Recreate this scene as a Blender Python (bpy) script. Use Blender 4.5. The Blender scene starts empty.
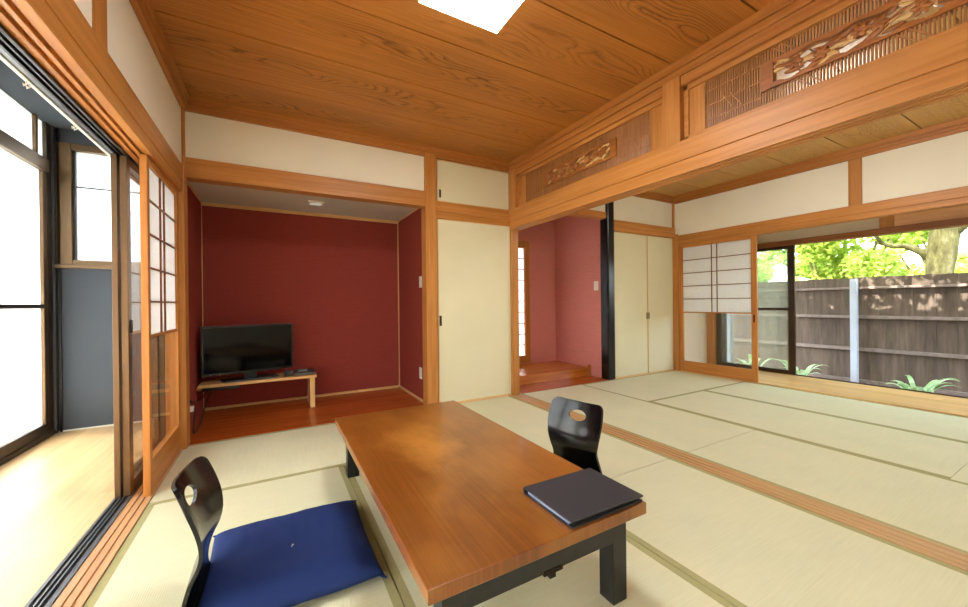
import bpy, bmesh, math, random
from mathutils import Vector, Matrix, noise
random.seed(7)
sc = bpy.context.scene
COL = sc.collection
PI = math.pi

# ------------------------------------------------------------------ helpers
def lin(c):
    c = c / 255.0
    return c / 12.92 if c <= 0.04045 else ((c + 0.055) / 1.055) ** 2.4
def rgb(r, g, b): return (lin(r), lin(g), lin(b), 1.0)

class MB:
    """collects shapes; becomes one mesh"""
    def __init__(s): s.v = []; s.f = []
    def box(s, x0, x1, y0, y1, z0, z1):
        b = len(s.v)
        s.v += [(x0,y0,z0),(x1,y0,z0),(x1,y1,z0),(x0,y1,z0),(x0,y0,z1),(x1,y0,z1),(x1,y1,z1),(x0,y1,z1)]
        s.f += [tuple(b+i for i in q) for q in ((0,3,2,1),(4,5,6,7),(0,1,5,4),(1,2,6,5),(2,3,7,6),(3,0,4,7))]
        return s
    def quad(s, a, b, c, d):
        n = len(s.v); s.v += [a,b,c,d]; s.f.append((n,n+1,n+2,n+3)); return s
    def prism(s, poly, axis, a0, a1):
        """poly: 2D outline in the other two axes (order x,y,z without axis), extruded along axis"""
        n = len(poly); b = len(s.v)
        for a in (a0, a1):
            for p in poly:
                q = list(p); q.insert(axis, a); s.v.append(tuple(q))
        s.f.append(tuple(b+i for i in range(n))[::-1]); s.f.append(tuple(b+n+i for i in range(n)))
        for i in range(n):
            j = (i+1) % n
            s.f.append((b+i, b+j, b+n+j, b+n+i))
        return s
    def tube(s, pts, rad, seg=8):
        pts = [Vector(p) for p in pts]; b = len(s.v); n = len(pts)
        if not isinstance(rad, (list, tuple)): rad = [rad]*n
        ref = None
        for i, p in enumerate(pts):
            t = (pts[min(i+1,n-1)] - pts[max(i-1,0)]).normalized()
            if ref is None:
                ref = Vector((0,0,1)) if abs(t.z) < .9 else Vector((1,0,0))
            a = t.cross(ref).normalized(); c = a.cross(t).normalized(); ref = c
            for k in range(seg):
                th = 2*PI*k/seg
                s.v.append(tuple(p + (a*math.cos(th) + c*math.sin(th))*rad[i]))
        for i in range(n-1):
            for k in range(seg):
                k2 = (k+1) % seg
                s.f.append((b+i*seg+k, b+i*seg+k2, b+(i+1)*seg+k2, b+(i+1)*seg+k))
        s.f.append(tuple(b+k for k in range(seg))[::-1])
        s.f.append(tuple(b+(n-1)*seg+k for k in range(seg)))
        return s

OFF = {}
def obj(name, mb, mat, parent=None, bevel=0.0, smooth=False, base=None):
    off = Vector(OFF[parent.name]) if parent else Vector(base or (0,0,0))
    me = bpy.data.meshes.new(name)
    me.from_pydata([tuple(Vector(v) - off) for v in mb.v], [], mb.f)
    bm = bmesh.new(); bm.from_mesh(me); bmesh.ops.recalc_face_normals(bm, faces=bm.faces); bm.to_mesh(me); bm.free()
    me.materials.append(mat)
    o = bpy.data.objects.new(name, me); COL.objects.link(o)
    if smooth:
        for p in me.polygons: p.use_smooth = True
    if parent: o.parent = parent
    else: o.location = off
    OFF[o.name] = tuple(off)
    if bevel:
        m = o.modifiers.new('Bevel', 'BEVEL'); m.width = bevel; m.segments = 2; m.limit_method = 'ANGLE'
    return o
def tag(o, label, cat, group=None, kind=None):
    o['label'] = label; o['category'] = cat
    if group: o['group'] = group
    if kind: o['kind'] = kind
    return o
def thing(name, label, cat, loc=(0,0,0), rotz=0, group=None, kind=None):
    o = bpy.data.objects.new(name, None); COL.objects.link(o)
    o.location = loc; o.rotation_euler = (0,0,rotz); o.empty_display_size = .1
    OFF[o.name] = tuple(loc) if rotz == 0 else (0,0,0)
    return tag(o, label, cat, group, kind)
def struct(name, mb, mat, label, cat, bevel=0.0, parent=None):
    o = obj(name, mb, mat, parent, bevel)
    if not parent: tag(o, label, cat, None, 'structure')
    return o

# ------------------------------------------------------------------ materials
class NT:
    def __init__(s, name):
        s.m = bpy.data.materials.new(name); s.m.use_nodes = True
        s.t = s.m.node_tree; s.t.nodes.clear()
        s.out = s.t.nodes.new('ShaderNodeOutputMaterial')
    def n(s, typ, **kw):
        nd = s.t.nodes.new(typ)
        for k, v in kw.items():
            if k.startswith('i_'):
                nd.inputs[k[2:].replace('_',' ')].default_value = v
            else: setattr(nd, k, v)
        return nd
    def l(s, a, b): s.t.links.new(a, b)
    def coords(s, scale, loc=(0,0,0)):
        tc = s.n('ShaderNodeTexCoord'); mp = s.n('ShaderNodeMapping')
        mp.inputs['Scale'].default_value = scale; mp.inputs['Location'].default_value = loc
        s.l(tc.outputs['Object'], mp.inputs['Vector']); return mp.outputs['Vector']
    def noise(s, vec, scale=1, detail=3, rough=.55, dist=0):
        nd = s.n('ShaderNodeTexNoise'); nd.inputs['Scale'].default_value = scale
        nd.inputs['Detail'].default_value = detail; nd.inputs['Roughness'].default_value = rough
        nd.inputs['Distortion'].default_value = dist
        s.l(vec, nd.inputs['Vector']); return nd.outputs['Fac']
    def ramp(s, fac, stops):
        r = s.n('ShaderNodeValToRGB'); e = r.color_ramp.elements
        while len(e) < len(stops): e.new(.5)
        for el, (p, c) in zip(e, stops): el.position = p; el.color = c
        s.l(fac, r.inputs['Fac']); return r.outputs['Color']
    def math(s, op, a, b=None):
        m = s.n('ShaderNodeMath', operation=op)
        for i, x in enumerate((a, b)):
            if x is None: continue
            if isinstance(x, (int, float)): m.inputs[i].default_value = x
            else: s.l(x, m.inputs[i])
        return m.outputs[0]
    def mix(s, fac, a, b, blend='MIX'):
        m = s.n('ShaderNodeMix', data_type='RGBA', blend_type=blend)
        for sock, x in ((m.inputs[0], fac), (m.inputs[6], a), (m.inputs[7], b)):
            if isinstance(x, (int, float, tuple)): sock.default_value = x
            else: s.l(x, sock)
        return m.outputs[2]
    def principled(s, color, rough=.5, spec=.5, metal=0, bump=None, bumpd=.001, coat=0):
        p = s.n('ShaderNodeBsdfPrincipled')
        if isinstance(color, tuple): p.inputs['Base Color'].default_value = color
        else: s.l(color, p.inputs['Base Color'])
        p.inputs['Roughness'].default_value = rough
        p.inputs['Specular IOR Level'].default_value = spec
        p.inputs['Metallic'].default_value = metal
        p.inputs['Coat Weight'].default_value = coat
        p.inputs['Coat Roughness'].default_value = .08
        if bump is not None:
            b = s.n('ShaderNodeBump'); b.inputs['Distance'].default_value = bumpd; b.inputs['Strength'].default_value = .6
            s.l(bump, b.inputs['Height']); s.l(b.outputs['Normal'], p.inputs['Normal'])
        s.l(p.outputs[0], s.out.inputs[0]); return p

def plain(name, c, rough=.5, spec=.5, metal=0, var=.06, vs=6, coat=0):
    t = NT(name); v = t.coords((vs,vs,vs)); f = t.noise(v)
    lo = tuple(x*(1-var) for x in c[:3])+(1,); hi = tuple(min(1,x*(1+var)) for x in c[:3])+(1,)
    t.principled(t.ramp(f, [(.3,lo),(.7,hi)]), rough, spec, metal, coat=coat); return t.m

def wood(name, c1, c2, axis, rough=.42, spec=.4, across=45, along=1.5, coat=0):
    t = NT(name); sca = [across]*3; sca[axis] = along
    f = t.noise(t.coords(tuple(sca)), 1, 3, .6, .3)
    sc2 = [3.0]*3; sc2[axis] = .6
    g = t.noise(t.coords(tuple(sc2), (3,5,1)), 1, 2)
    a = t.ramp(f, [(.32,c1),(.68,c2)])
    k = t.ramp(g, [(.3,(.86,.84,.82,1)),(.7,(1.06,1.06,1.06,1))])
    t.principled(t.mix(1.0, a, k, 'MULTIPLY'), rough, spec, coat=coat); return t.m

def cathedral(name, c1, c2, cd, axis, bw, b0, rough, spec=.4, coat=0, k=14.0, amp=3.0, freq=4.2, fx=.8, amount=.6, worn=None):
    """flat-sawn boards along `axis`: straight lines at the board edges, long arches in the middle"""
    t = NT(name); tc = t.n('ShaderNodeTexCoord'); sp = t.n('ShaderNodeSeparateXYZ'); t.l(tc.outputs['Object'], sp.inputs[0])
    L = sp.outputs[axis]; W = sp.outputs[1-axis]
    q = t.math('DIVIDE', t.math('SUBTRACT', W, b0), bw)
    idx = t.math('FLOOR', q); v = t.math('SUBTRACT', t.math('SUBTRACT', q, idx), .5)
    def vec(a, b, c):
        cb = t.n('ShaderNodeCombineXYZ')
        for i, x in enumerate((a, b, c)): t.l(x, cb.inputs[i])
        return cb.outputs[0]
    mul = lambda a, b: t.math('MULTIPLY', a, b)
    shift = mul(idx, 3.37)
    n1 = t.noise(vec(t.math('ADD', mul(L, fx), shift), mul(v, 1.6), mul(idx, 5.1)), 1, 2, .5)
    n0 = t.noise(vec(mul(L, 9.0), mul(W, 42.0), shift), 1, 3, .6)
    F = t.math('ADD', t.math('ADD', mul(mul(v, v), k), mul(n1, amp*2)), mul(n0, .16))
    ring = t.math('FRACT', mul(F, freq))
    line = t.ramp(ring, [(0,(1,1,1,1)),(.10,(.55,.55,.55,1)),(.45,(.1,.1,.1,1)),(.9,(.25,.25,.25,1)),(1,(1,1,1,1))])
    n2 = t.noise(vec(mul(L, 1.8), mul(W, 110.0), shift), 1, 3)
    base = t.ramp(n2, [(.3,c1),(.7,c2)])
    n3 = t.noise(vec(mul(L, .9), mul(v, .9), mul(idx, 2.7)), 1, 2)
    mid = t.ramp(t.math('ABSOLUTE', v), [(0,(1,1,1,1)),(.28,(.8,.8,.8,1)),(.42,(.25,.25,.25,1))])
    mask = t.ramp(n3, [(.38,(amount*.25,)*3+(1,)),(.6,(amount,)*3+(1,))])
    col = t.mix(mul(mul(line, mask), mid), base, cd)
    wn = t.n('ShaderNodeTexWhiteNoise', noise_dimensions='1D'); t.l(idx, wn.inputs['W'])
    col = t.mix(1.0, col, t.ramp(wn.outputs['Value'], [(0,(.9,.88,.86,1)),(1,(1.05,1.04,1.03,1))]), 'MULTIPLY')
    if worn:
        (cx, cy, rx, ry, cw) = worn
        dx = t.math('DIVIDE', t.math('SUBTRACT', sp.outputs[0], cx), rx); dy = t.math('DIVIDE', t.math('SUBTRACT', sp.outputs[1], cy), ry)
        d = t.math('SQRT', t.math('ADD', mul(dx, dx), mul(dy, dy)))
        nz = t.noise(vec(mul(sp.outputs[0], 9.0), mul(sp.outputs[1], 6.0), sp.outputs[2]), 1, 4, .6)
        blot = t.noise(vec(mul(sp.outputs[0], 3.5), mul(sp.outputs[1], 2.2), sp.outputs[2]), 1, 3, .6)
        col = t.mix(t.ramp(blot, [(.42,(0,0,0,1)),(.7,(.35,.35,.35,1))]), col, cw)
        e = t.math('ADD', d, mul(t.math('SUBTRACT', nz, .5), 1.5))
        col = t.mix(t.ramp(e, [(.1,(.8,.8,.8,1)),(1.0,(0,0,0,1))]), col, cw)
    t.principled(col, rough, spec, coat=coat); return t.m

W1, W2 = rgb(176,113,48), rgb(200,136,70)
M = {}
for i, a in enumerate('xyz'):
    M['wood_'+a] = wood('cypress_'+a, W1, W2, i)
    M['dwood_'+a] = wood('shoji_cedar_'+a, rgb(178,110,46), rgb(204,136,66), i)
    M['pale_'+a] = wood('pale_wood_'+a, rgb(214,168,104), rgb(234,192,130), i, rough=.35)
M['ceil'] = cathedral('ceiling_cedar', rgb(168,104,40), rgb(192,126,56), rgb(76,38,8), 0, .4835, 1.4825-.4835*8, .5, amount=.9)
M['ceil2'] = cathedral('pale_ceiling_cedar', rgb(190,146,82), rgb(206,164,98), rgb(132,86,36), 0, .4835, 1.4825-.4835*8, .5, amount=.8, k=10.0, fx=1.6)
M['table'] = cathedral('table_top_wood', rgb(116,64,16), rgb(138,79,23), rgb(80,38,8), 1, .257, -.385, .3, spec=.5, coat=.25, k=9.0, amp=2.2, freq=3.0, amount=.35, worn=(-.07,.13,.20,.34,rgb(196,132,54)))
M['muntin'] = wood('muntin_cedar', rgb(120,72,34), rgb(146,92,46), 1)
for i, a in enumerate('xyz'): M['trim_'+a] = wood('moulding_cedar_'+a, rgb(166,102,44), rgb(188,124,60), i)
M['bouncelit'] = wood('bounce_lit_board', rgb(232,170,118), rgb(244,190,140), 1)  # warm sun bounce on the wood band put into its base colour
M['lattice'] = wood('dark_lattice_cedar', rgb(160,104,54), rgb(182,126,72), 2)
M['carve'] = wood('carved_cedar', rgb(150,88,36), rgb(174,108,48), 1)
M['leafpale'] = wood('pale_carved_cedar', rgb(206,162,100), rgb(222,180,120), 1)
M['redfloor'] = wood('red_lacquered_board', rgb(164,74,22), rgb(192,96,34), 0, rough=.22, spec=.5, across=30)
M['stepfloor'] = wood('amber_board', rgb(176,96,28), rgb(206,124,44), 0, rough=.25, across=30)
M['black'] = plain('black_lacquer', rgb(14,13,13), .25, .4, var=.1)
M['blackmatt'] = plain('black_painted_wood', rgb(28,28,28), .35, .45, var=.15, vs=30)
M['chair'] = plain('black_glossy_lacquer', rgb(13,12,12), .2, .5, var=.1, coat=.15)
M['bronze'] = plain('bronze_aluminium', rgb(112,86,58), .38, .5, .55)
M['dbronze'] = plain('dark_bronze_aluminium', rgb(66,50,34), .38, .5, .4)
M['alu'] = plain('grey_aluminium', rgb(112,112,116), .35, .5, .7)
M['blackalu'] = plain('black_aluminium', rgb(34,30,26), .4, .5, .3)
M['white'] = plain('white_plastic', rgb(236,232,222), .4, .4, var=.02)
M['iron'] = plain('dark_iron', rgb(52,40,30), .45, .5, .7)
M['brass'] = plain('aged_brass', rgb(84,68,40), .4, .5, .8)
M['plasticblk'] = plain('black_plastic', rgb(20,20,21), .3, .5)
M['silver'] = plain('silver_plastic', rgb(120,118,118), .35, .5, .4)
M['screen'] = plain('black_screen_glass', rgb(6,7,7), .07, .22, var=.02)
M['folder'] = plain('charcoal_leatherette', rgb(46,45,50), .5, .4, var=.08, vs=120)
M['paper'] = plain('page_edges', rgb(150,160,184), .5, .3)
M['rubber'] = plain('black_cable', rgb(26,22,22), .6)
M['bulb'] = plain('frosted_lens', rgb(225,215,190), .4)

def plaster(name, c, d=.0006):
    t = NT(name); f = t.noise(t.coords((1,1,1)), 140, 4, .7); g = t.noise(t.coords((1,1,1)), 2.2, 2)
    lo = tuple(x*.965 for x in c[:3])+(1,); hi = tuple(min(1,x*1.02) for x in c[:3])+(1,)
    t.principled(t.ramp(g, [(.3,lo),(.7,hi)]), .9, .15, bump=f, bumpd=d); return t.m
M['plaster'] = plaster('cream_plaster', rgb(237,228,206))
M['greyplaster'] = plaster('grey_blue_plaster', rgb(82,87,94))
M['tanplaster'] = plaster('tan_plaster', rgb(220,200,174))
M['alcceil'] = plaster('pale_grey_board', rgb(205,198,184), .0002)
M['fusuma'] = plaster('fusuma_paper', rgb(224,215,180), .0002)

def cloth(name, c, across, rough=.85, var=.16, horiz=True, bd=.0006):
    t = NT(name)
    sv = (9,9,across) if horiz else (across,9,9)
    f = t.noise(t.coords(sv), 1, 3, .7)
    g = t.noise(t.coords((160,160,160)), 1, 2)
    lo = tuple(x*(1-var) for x in c[:3])+(1,); hi = tuple(min(1,x*(1+var)) for x in c[:3])+(1,)
    t.principled(t.mix(.3, t.ramp(f, [(.3,lo),(.7,hi)]), t.ramp(g, [(.3,lo),(.7,hi)])), rough, .2, bump=f, bumpd=bd); return t.m
M['red'] = cloth('dark_red_wallpaper', rgb(148,62,52), 260)
M['rose'] = cloth('window_lit_wallpaper', rgb(212,136,124), 260)  # window light and sheen on the recess walls put into this paler base
M['zabuton'] = cloth('navy_cotton', rgb(31,48,98), 60, var=.08, bd=.0003)

def tatami(name, axis):
    t = NT(name); tc = t.n('ShaderNodeTexCoord'); sp = t.n('ShaderNodeSeparateXYZ'); t.l(tc.outputs['Object'], sp.inputs[0])
    w = sp.outputs[1-axis]
    rib = t.math('SINE', t.math('MULTIPLY', w, 2*PI/.0075))
    sv = [160.0]*3; sv[1-axis] = 6
    f = t.noise(t.coords(tuple(sv)), 1, 2)
    g = t.noise(t.coords((2.5,2.5,2.5)), 1, 3)
    a = t.ramp(f, [(.3,rgb(220,215,180)),(.7,rgb(226,221,187))])
    b = t.mix(t.math('MULTIPLY', t.math('ADD', rib, 1.0), .05), a, rgb(160,148,100))
    k = t.ramp(g, [(.3,(.95,.96,.94,1)),(.7,(1.02,1.01,1.0,1))])
    t.principled(t.mix(1.0, b, k, 'MULTIPLY'), .55, .3, bump=rib, bumpd=.0004); return t.m
M['tat_x'] = tatami('tatami_rush_x', 0); M['tat_y'] = tatami('tatami_rush_y', 1)
M['heri'] = cloth('olive_tatami_border', rgb(174,166,116), 200, var=.08, bd=.0002)

def planks(name, c1, c2, axis, bw, rough=.35):
    t = NT(name); tc = t.n('ShaderNodeTexCoord'); sp = t.n('ShaderNodeSeparateXYZ'); t.l(tc.outputs['Object'], sp.inputs[0])
    w = sp.outputs[1-axis]; L = sp.outputs[axis]
    idx = t.math('FLOOR', t.math('DIVIDE', w, bw))
    i2 = t.math('FLOOR', t.math('ADD', t.math('DIVIDE', L, .9), t.math('MULTIPLY', idx, .37)))
    wn = t.n('ShaderNodeTexWhiteNoise', noise_dimensions='2D'); cb = t.n('ShaderNodeCombineXYZ')
    t.l(idx, cb.inputs[0]); t.l(i2, cb.inputs[1]); t.l(cb.outputs[0], wn.inputs['Vector'])
    sv = [40.0]*3; sv[axis] = 1.5
    f = t.noise(t.coords(tuple(sv)), 1, 3)
    a = t.ramp(f, [(.3,c1),(.7,c2)])
    k = t.ramp(wn.outputs[0], [(0,(.86,.83,.78,1)),(1,(1.06,1.05,1.03,1))])
    t.principled(t.mix(1.0, a, k, 'MULTIPLY'), rough, .4); return t.m
M['engawa'] = planks('blond_floor_boards', rgb(220,182,132), rgb(232,198,150), 1, .075)
M['ledge'] = planks('honey_floor_boards', rgb(222,172,100), rgb(236,188,118), 1, .11)

def fence_wood(name):
    t = NT(name); f = t.noise(t.coords((40,14,1.6)), 1, 4, .65); g = t.noise(t.coords((2,2.5,.7)), 1, 3)
    a = t.ramp(f, [(.25,rgb(72,62,53)),(.75,rgb(118,103,89))])
    k = t.ramp(g, [(.3,(.7,.68,.66,1)),(.7,(1.1,1.08,1.05,1))])
    t.principled(t.mix(1.0, a, k, 'MULTIPLY'), .8, .2); return t.m
M['fence'] = fence_wood('weathered_fence_board')
M['fencerail'] = plain('weathered_fence_rail', rgb(126,112,102), .8, .2, var=.2, vs=14)
M['greypost'] = plain('pale_grey_paint', rgb(176,182,190), .5, .3)
M['soil'] = plain('garden_soil', rgb(104,90,74), .95, .1, var=.3, vs=9)
M['stone'] = plain('pale_garden_wall', rgb(226,224,214), .9, .2, var=.08)
M['roof'] = plain('roof_tile', rgb(80,80,84), .7)
M['eave'] = wood('eave_board', rgb(150,110,74), rgb(180,138,98), 1)

def bark():
    t = NT('mossy_bark'); f = t.noise(t.coords((14,14,5)), 1, 5, .7)
    t.principled(t.ramp(f, [(.3,rgb(74,66,42)),(.55,rgb(112,106,66)),(.75,rgb(150,140,104))]), .9, .2, bump=f, bumpd=.02); return t.m
M['bark'] = bark()
def leaves(name, c1, c2, tr=.5):
    t = NT(name); f = t.noise(t.coords((6,6,6)), 1, 2)
    c = t.ramp(f, [(.35,c1),(.65,c2)])
    d = t.n('ShaderNodeBsdfDiffuse'); r = t.n('ShaderNodeBsdfTranslucent'); mx = t.n('ShaderNodeMixShader'); mx.inputs[0].default_value = tr
    t.l(c, d.inputs[0]); t.l(c, r.inputs[0]); t.l(d.outputs[0], mx.inputs[1]); t.l(r.outputs[0], mx.inputs[2]); t.l(mx.outputs[0], t.out.inputs[0]); return t.m
M['leafA'] = leaves('maple_leaf', rgb(150,176,70), rgb(214,226,124))
M['leafB'] = leaves('shrub_leaf', rgb(130,170,84), rgb(190,216,128))
M['leafC'] = leaves('ground_leaf', rgb(140,180,110), rgb(214,232,190), .3)

def glass(name, tint=(1,1,1,1), haze=0.0, hazec=(.8,.85,.75,1), gl=1.0):
    """thin clear pane: see-through with a fresnel reflection, optionally with a haze layer"""
    t = NT(name); tr = t.n('ShaderNodeBsdfTransparent'); tr.inputs[0].default_value = tint
    g = t.n('ShaderNodeBsdfGlossy'); g.inputs['Roughness'].default_value = .02
    lw = t.n('ShaderNodeLayerWeight'); lw.inputs[0].default_value = .5
    fr = t.math('ADD', .035, t.math('MULTIPLY', t.math('POWER', lw.outputs['Facing'], 4.0), .5))
    m = t.n('ShaderNodeMixShader'); t.l(fr, m.inputs[0]); t.l(tr.outputs[0], m.inputs[1]); t.l(g.outputs[0], m.inputs[2])
    last = m.outputs[0]
    if haze:
        d = t.n('ShaderNodeBsdfDiffuse'); d.inputs[0].default_value = hazec
        tl = t.n('ShaderNodeBsdfTranslucent'); tl.inputs[0].default_value = hazec
        a = t.n('ShaderNodeMixShader'); a.inputs[0].default_value = .5; t.l(d.outputs[0], a.inputs[1]); t.l(tl.outputs[0], a.inputs[2])
        b = t.n('ShaderNodeMixShader'); b.inputs[0].default_value = haze; t.l(last, b.inputs[1]); t.l(a.outputs[0], b.inputs[2]); last = b.outputs[0]
    t.l(last, t.out.inputs[0]); return t.m
M['glass'] = glass('clear_glass')
M['hazeglass'] = glass('reflection_haze_glass', (.93,.96,.9,1), .16)  # haze layer stands in for the room's reflection on the pane
M['frost'] = glass('frosted_glass', (1,1,1,1), .8, (.96,.97,.95,1))
def washi():
    t = NT('shoji_paper'); f = t.noise(t.coords((30,30,30)), 1, 4)
    c = t.ramp(f, [(.3,(.91,.89,.87,1)),(.7,(.96,.945,.93,1))])
    d = t.n('ShaderNodeBsdfDiffuse'); r = t.n('ShaderNodeBsdfTranslucent'); m = t.n('ShaderNodeMixShader'); m.inputs[0].default_value = .5
    t.l(c, d.inputs[0]); t.l(c, r.inputs[0]); t.l(d.outputs[0], m.inputs[1]); t.l(r.outputs[0], m.inputs[2]); t.l(m.outputs[0], t.out.inputs[0]); return t.m
M['washi'] = washi()
def emit(name, c, s):
    t = NT(name); e = t.n('ShaderNodeEmission'); e.inputs[0].default_value = c; e.inputs[1].default_value = s
    t.l(e.outputs[0], t.out.inputs[0]); return t.m
LAMP = 36.0
M['lamp'] = emit('lamp_diffuser', (.93,.97,1,1), LAMP)
M['fill_lamp'] = emit('fill_lamp_glow', (.93,.97,1,1), 17.0)
M['down'] = emit('downlight_glow', (1,.9,.74,1), .3)

# ------------------------------------------------------------------ main dimensions
XL, XP0, XP1, XR = -.57, 2.20, 2.34, 5.04      # left wall, threshold edges, garden-side wall of the next room
YB, YF = 3.40, -.36                            # far wall, wall behind the camera
ZC = 2.49
XE = -1.54                                     # outer wall of the sunny passage
XO = 5.95                                      # outer sash line on the garden side

# ---- floors
fb = MB().box(XL, XR, YF, YB, -.12, -.03)
fb.box(XL, 1.305, YF, .60, -.03, 0).box(XR-1.79, XR, YF, .56, -.03, 0)
struct('floor', fb, M['tat_x'], 'pale tatami floor of the two joined rooms', 'floor')
struct('floor.001', MB().box(XE-.1, -.735, YF, 4.32, -.1, .0), M['engawa'], 'blond board floor of the sunlit passage along the glass doors', 'floor')
struct('floor.002', MB().box(XR+.005, XO+.03, YF-.3, 3.45, -.1, .012), M['ledge'], 'honey coloured board ledge along the garden opening', 'floor')
struct('floor.003', MB().box(-.62, 1.32, YB-.005, 4.42, -.1, .004), M['redfloor'], 'glossy red-brown board floor of the television alcove', 'floor')
struct('floor.004', MB().box(2.24, 3.74, YB-.005, 4.46, -.1, .004), M['redfloor'], 'red-brown board strip in front of the step in the rose recess', 'floor')
st = MB().box(2.24, 3.72, 3.735, 4.44, .004, .115)
struct('trim_1', st, M['stepfloor'], 'raised amber board step inside the rose recess', 'step', .004)
struct('trim_2', MB().box(3.665, 3.72, 3.72, 3.735, .004, .15), M['wood_z'], 'short upright block at the end of the amber step', 'trim')

# threshold with two grooves
th = MB()
xs = [XP0, XP0+.028, XP0+.034, XP0+.068, XP0+.074, XP0+.112, XP0+.118, XP1]
for i in range(0, len(xs), 2):
    th.box(xs[i], xs[i+1], YF, YB, -.03, .004)
th.box(XP0+.0005, XP1-.0005, YF+.001, YB-.001, -.029, -.001)
struct('trim_3', th, wood('threshold_wood', rgb(184,138,90), rgb(208,162,110), 1), 'grooved pinkish wood threshold between the two tatami rooms', 'threshold')

# left sill: wood with grooves + aluminium track
s = MB()
for a, b in ((-.570,-.594),(-.602,-.624),(-.632,-.658)):
    s.box(b, a, YF, 3.31, -.05, .006)
s.box(-.6575, -.5705, YF+.001, 3.309, -.049, -.001)
struct('trim_4', s, wood('sill_wood', rgb(196,146,98), rgb(220,172,124), 1), 'grooved wood sill under the paper screen beside the aluminium track', 'sill')
s = MB()
for a, b in ((-.660,-.676),(-.690,-.696),(-.706,-.712),(-.724,-.735)):
    s.box(b, a, YF, 3.42, -.06, .010)
s.box(-.7345, -.6605, YF+.001, 3.419, -.059, -.004)
struct('trim_5', s, M['alu'], 'grey aluminium door track beside the wood sill', 'track')

# ---- ceilings: boards with fine gaps
c = MB()
seams = [1.4825 + .4835*k for k in range(-5, 5)]
ys = [YF] + [y for y in seams if YF < y < YB] + [YB+.02]
def boards(x0, x1):
    c = MB()
    for a, b in zip(ys[:-1], ys[1:]): c.box(x0, x1, a+.005, b-.005, ZC, ZC+.02)
    return c
struct('ceiling', boards(XL-.05, XP0+.07), M['ceil'], 'cedar board ceiling above the low table, with wide boards and dark seams', 'ceiling')
struct('ceiling.006', boards(XP0+.07, XR+.05), M['ceil2'], 'paler figured board ceiling of the next room', 'ceiling')
struct('ceiling.001', MB().box(-1.8, 6.2, YF-.2, 4.7, ZC+.02, ZC+.1), plain('ceiling_shadow_board', rgb(34,20,10), .9), 'dark backing above the ceiling boards', 'ceiling')
struct('ceiling.002', MB().box(-.62, 1.32, YB+.08, 4.46, 1.985, 2.03), M['alcceil'], 'grey board ceiling of the television alcove', 'ceiling')
struct('ceiling.003', MB().box(2.24, 3.76, YB+.1, 4.5, 2.36, 2.4), M['alcceil'], 'ceiling of the rose recess', 'ceiling')
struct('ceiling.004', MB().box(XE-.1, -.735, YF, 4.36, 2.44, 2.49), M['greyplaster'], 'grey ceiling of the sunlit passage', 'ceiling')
struct('ceiling.005', MB().box(XR+.02, XO+.1, YF-.3, 3.5, 2.30, 2.49), M['alcceil'], 'pale ceiling over the garden ledge', 'ceiling')

# ---- stepped ceiling trims (mawaribuchi)
def trimx(x0, x1, y, sgn):   # along x, wall at y, sgn: direction into room
    m = MB()
    for z0, z1, d in ((2.405,2.435,.030),(2.435,2.462,.042),(2.462,2.492,.055)):
        a, b = sorted((y, y+sgn*d)); m.box(x0, x1, a, b, z0, z1)
    return m
def trimy(y0, y1, x, sgn, zo=0, dd=1):
    m = MB()
    for z0, z1, d in ((2.405,2.435,.030),(2.435,2.462,.042),(2.462,2.492,.055)):
        a, b = sorted((x, x+sgn*d*dd)); m.box(a, b, y0, y1, z0+zo, z1)
    return m
struct('trim_6', trimx(XL, XP0+.02, YB+.01, -1), M['trim_x'], 'stepped ceiling moulding above the alcove wall', 'moulding', .002)
struct('trim_7', trimy(YF, YB-.04, XL, 1), M['trim_y'], 'stepped ceiling moulding above the glass door side', 'moulding', .002)
struct('trim_8', trimx(XP1, XR, YB+.01, -1), M['trim_x'], 'ceiling moulding above the closet of the next room', 'moulding', .002)
struct('trim_9', trimy(YF, YB-.04, XR, -1, -.02), M['trim_y'], 'ceiling moulding above the garden side of the next room', 'moulding', .002)

# ---- walls
w = MB().box(XL-.14, XL, YF, YB, 1.90, 2.5)
struct('wall_left', w, M['plaster'], 'cream plaster strip above the glass doors', 'wall')
w = MB().box(-.56, 1.27, YB+.01, YB+.10, 2.0, 2.5)
w.box(1.27, 2.30, YB+.035, YB+.10, -.05, 2.5)
w.box(2.24, 3.70, YB+.01, YB+.11, 2.12, 2.5)
w.box(3.78, XR+.05, YB+.01, YB+.10, 2.02, 2.5).box(3.78, XR+.05, YB+.045, YB+.10, -.05, 2.02)
struct('wall_back', w, M['plaster'], 'cream plaster of the far wall above the alcove and closet', 'wall')
w = MB().box(XR, XR+.10, YF, YB+.1, 1.90, 2.5)
struct('wall_right', w, M['plaster'], 'cream plaster strip above the garden opening', 'wall')
struct('wall_front', MB().box(XE-.1, XO+.1, YF-.1, YF, -.1, 2.5), M['plaster'], 'plain plaster wall behind the viewpoint', 'wall')
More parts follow.
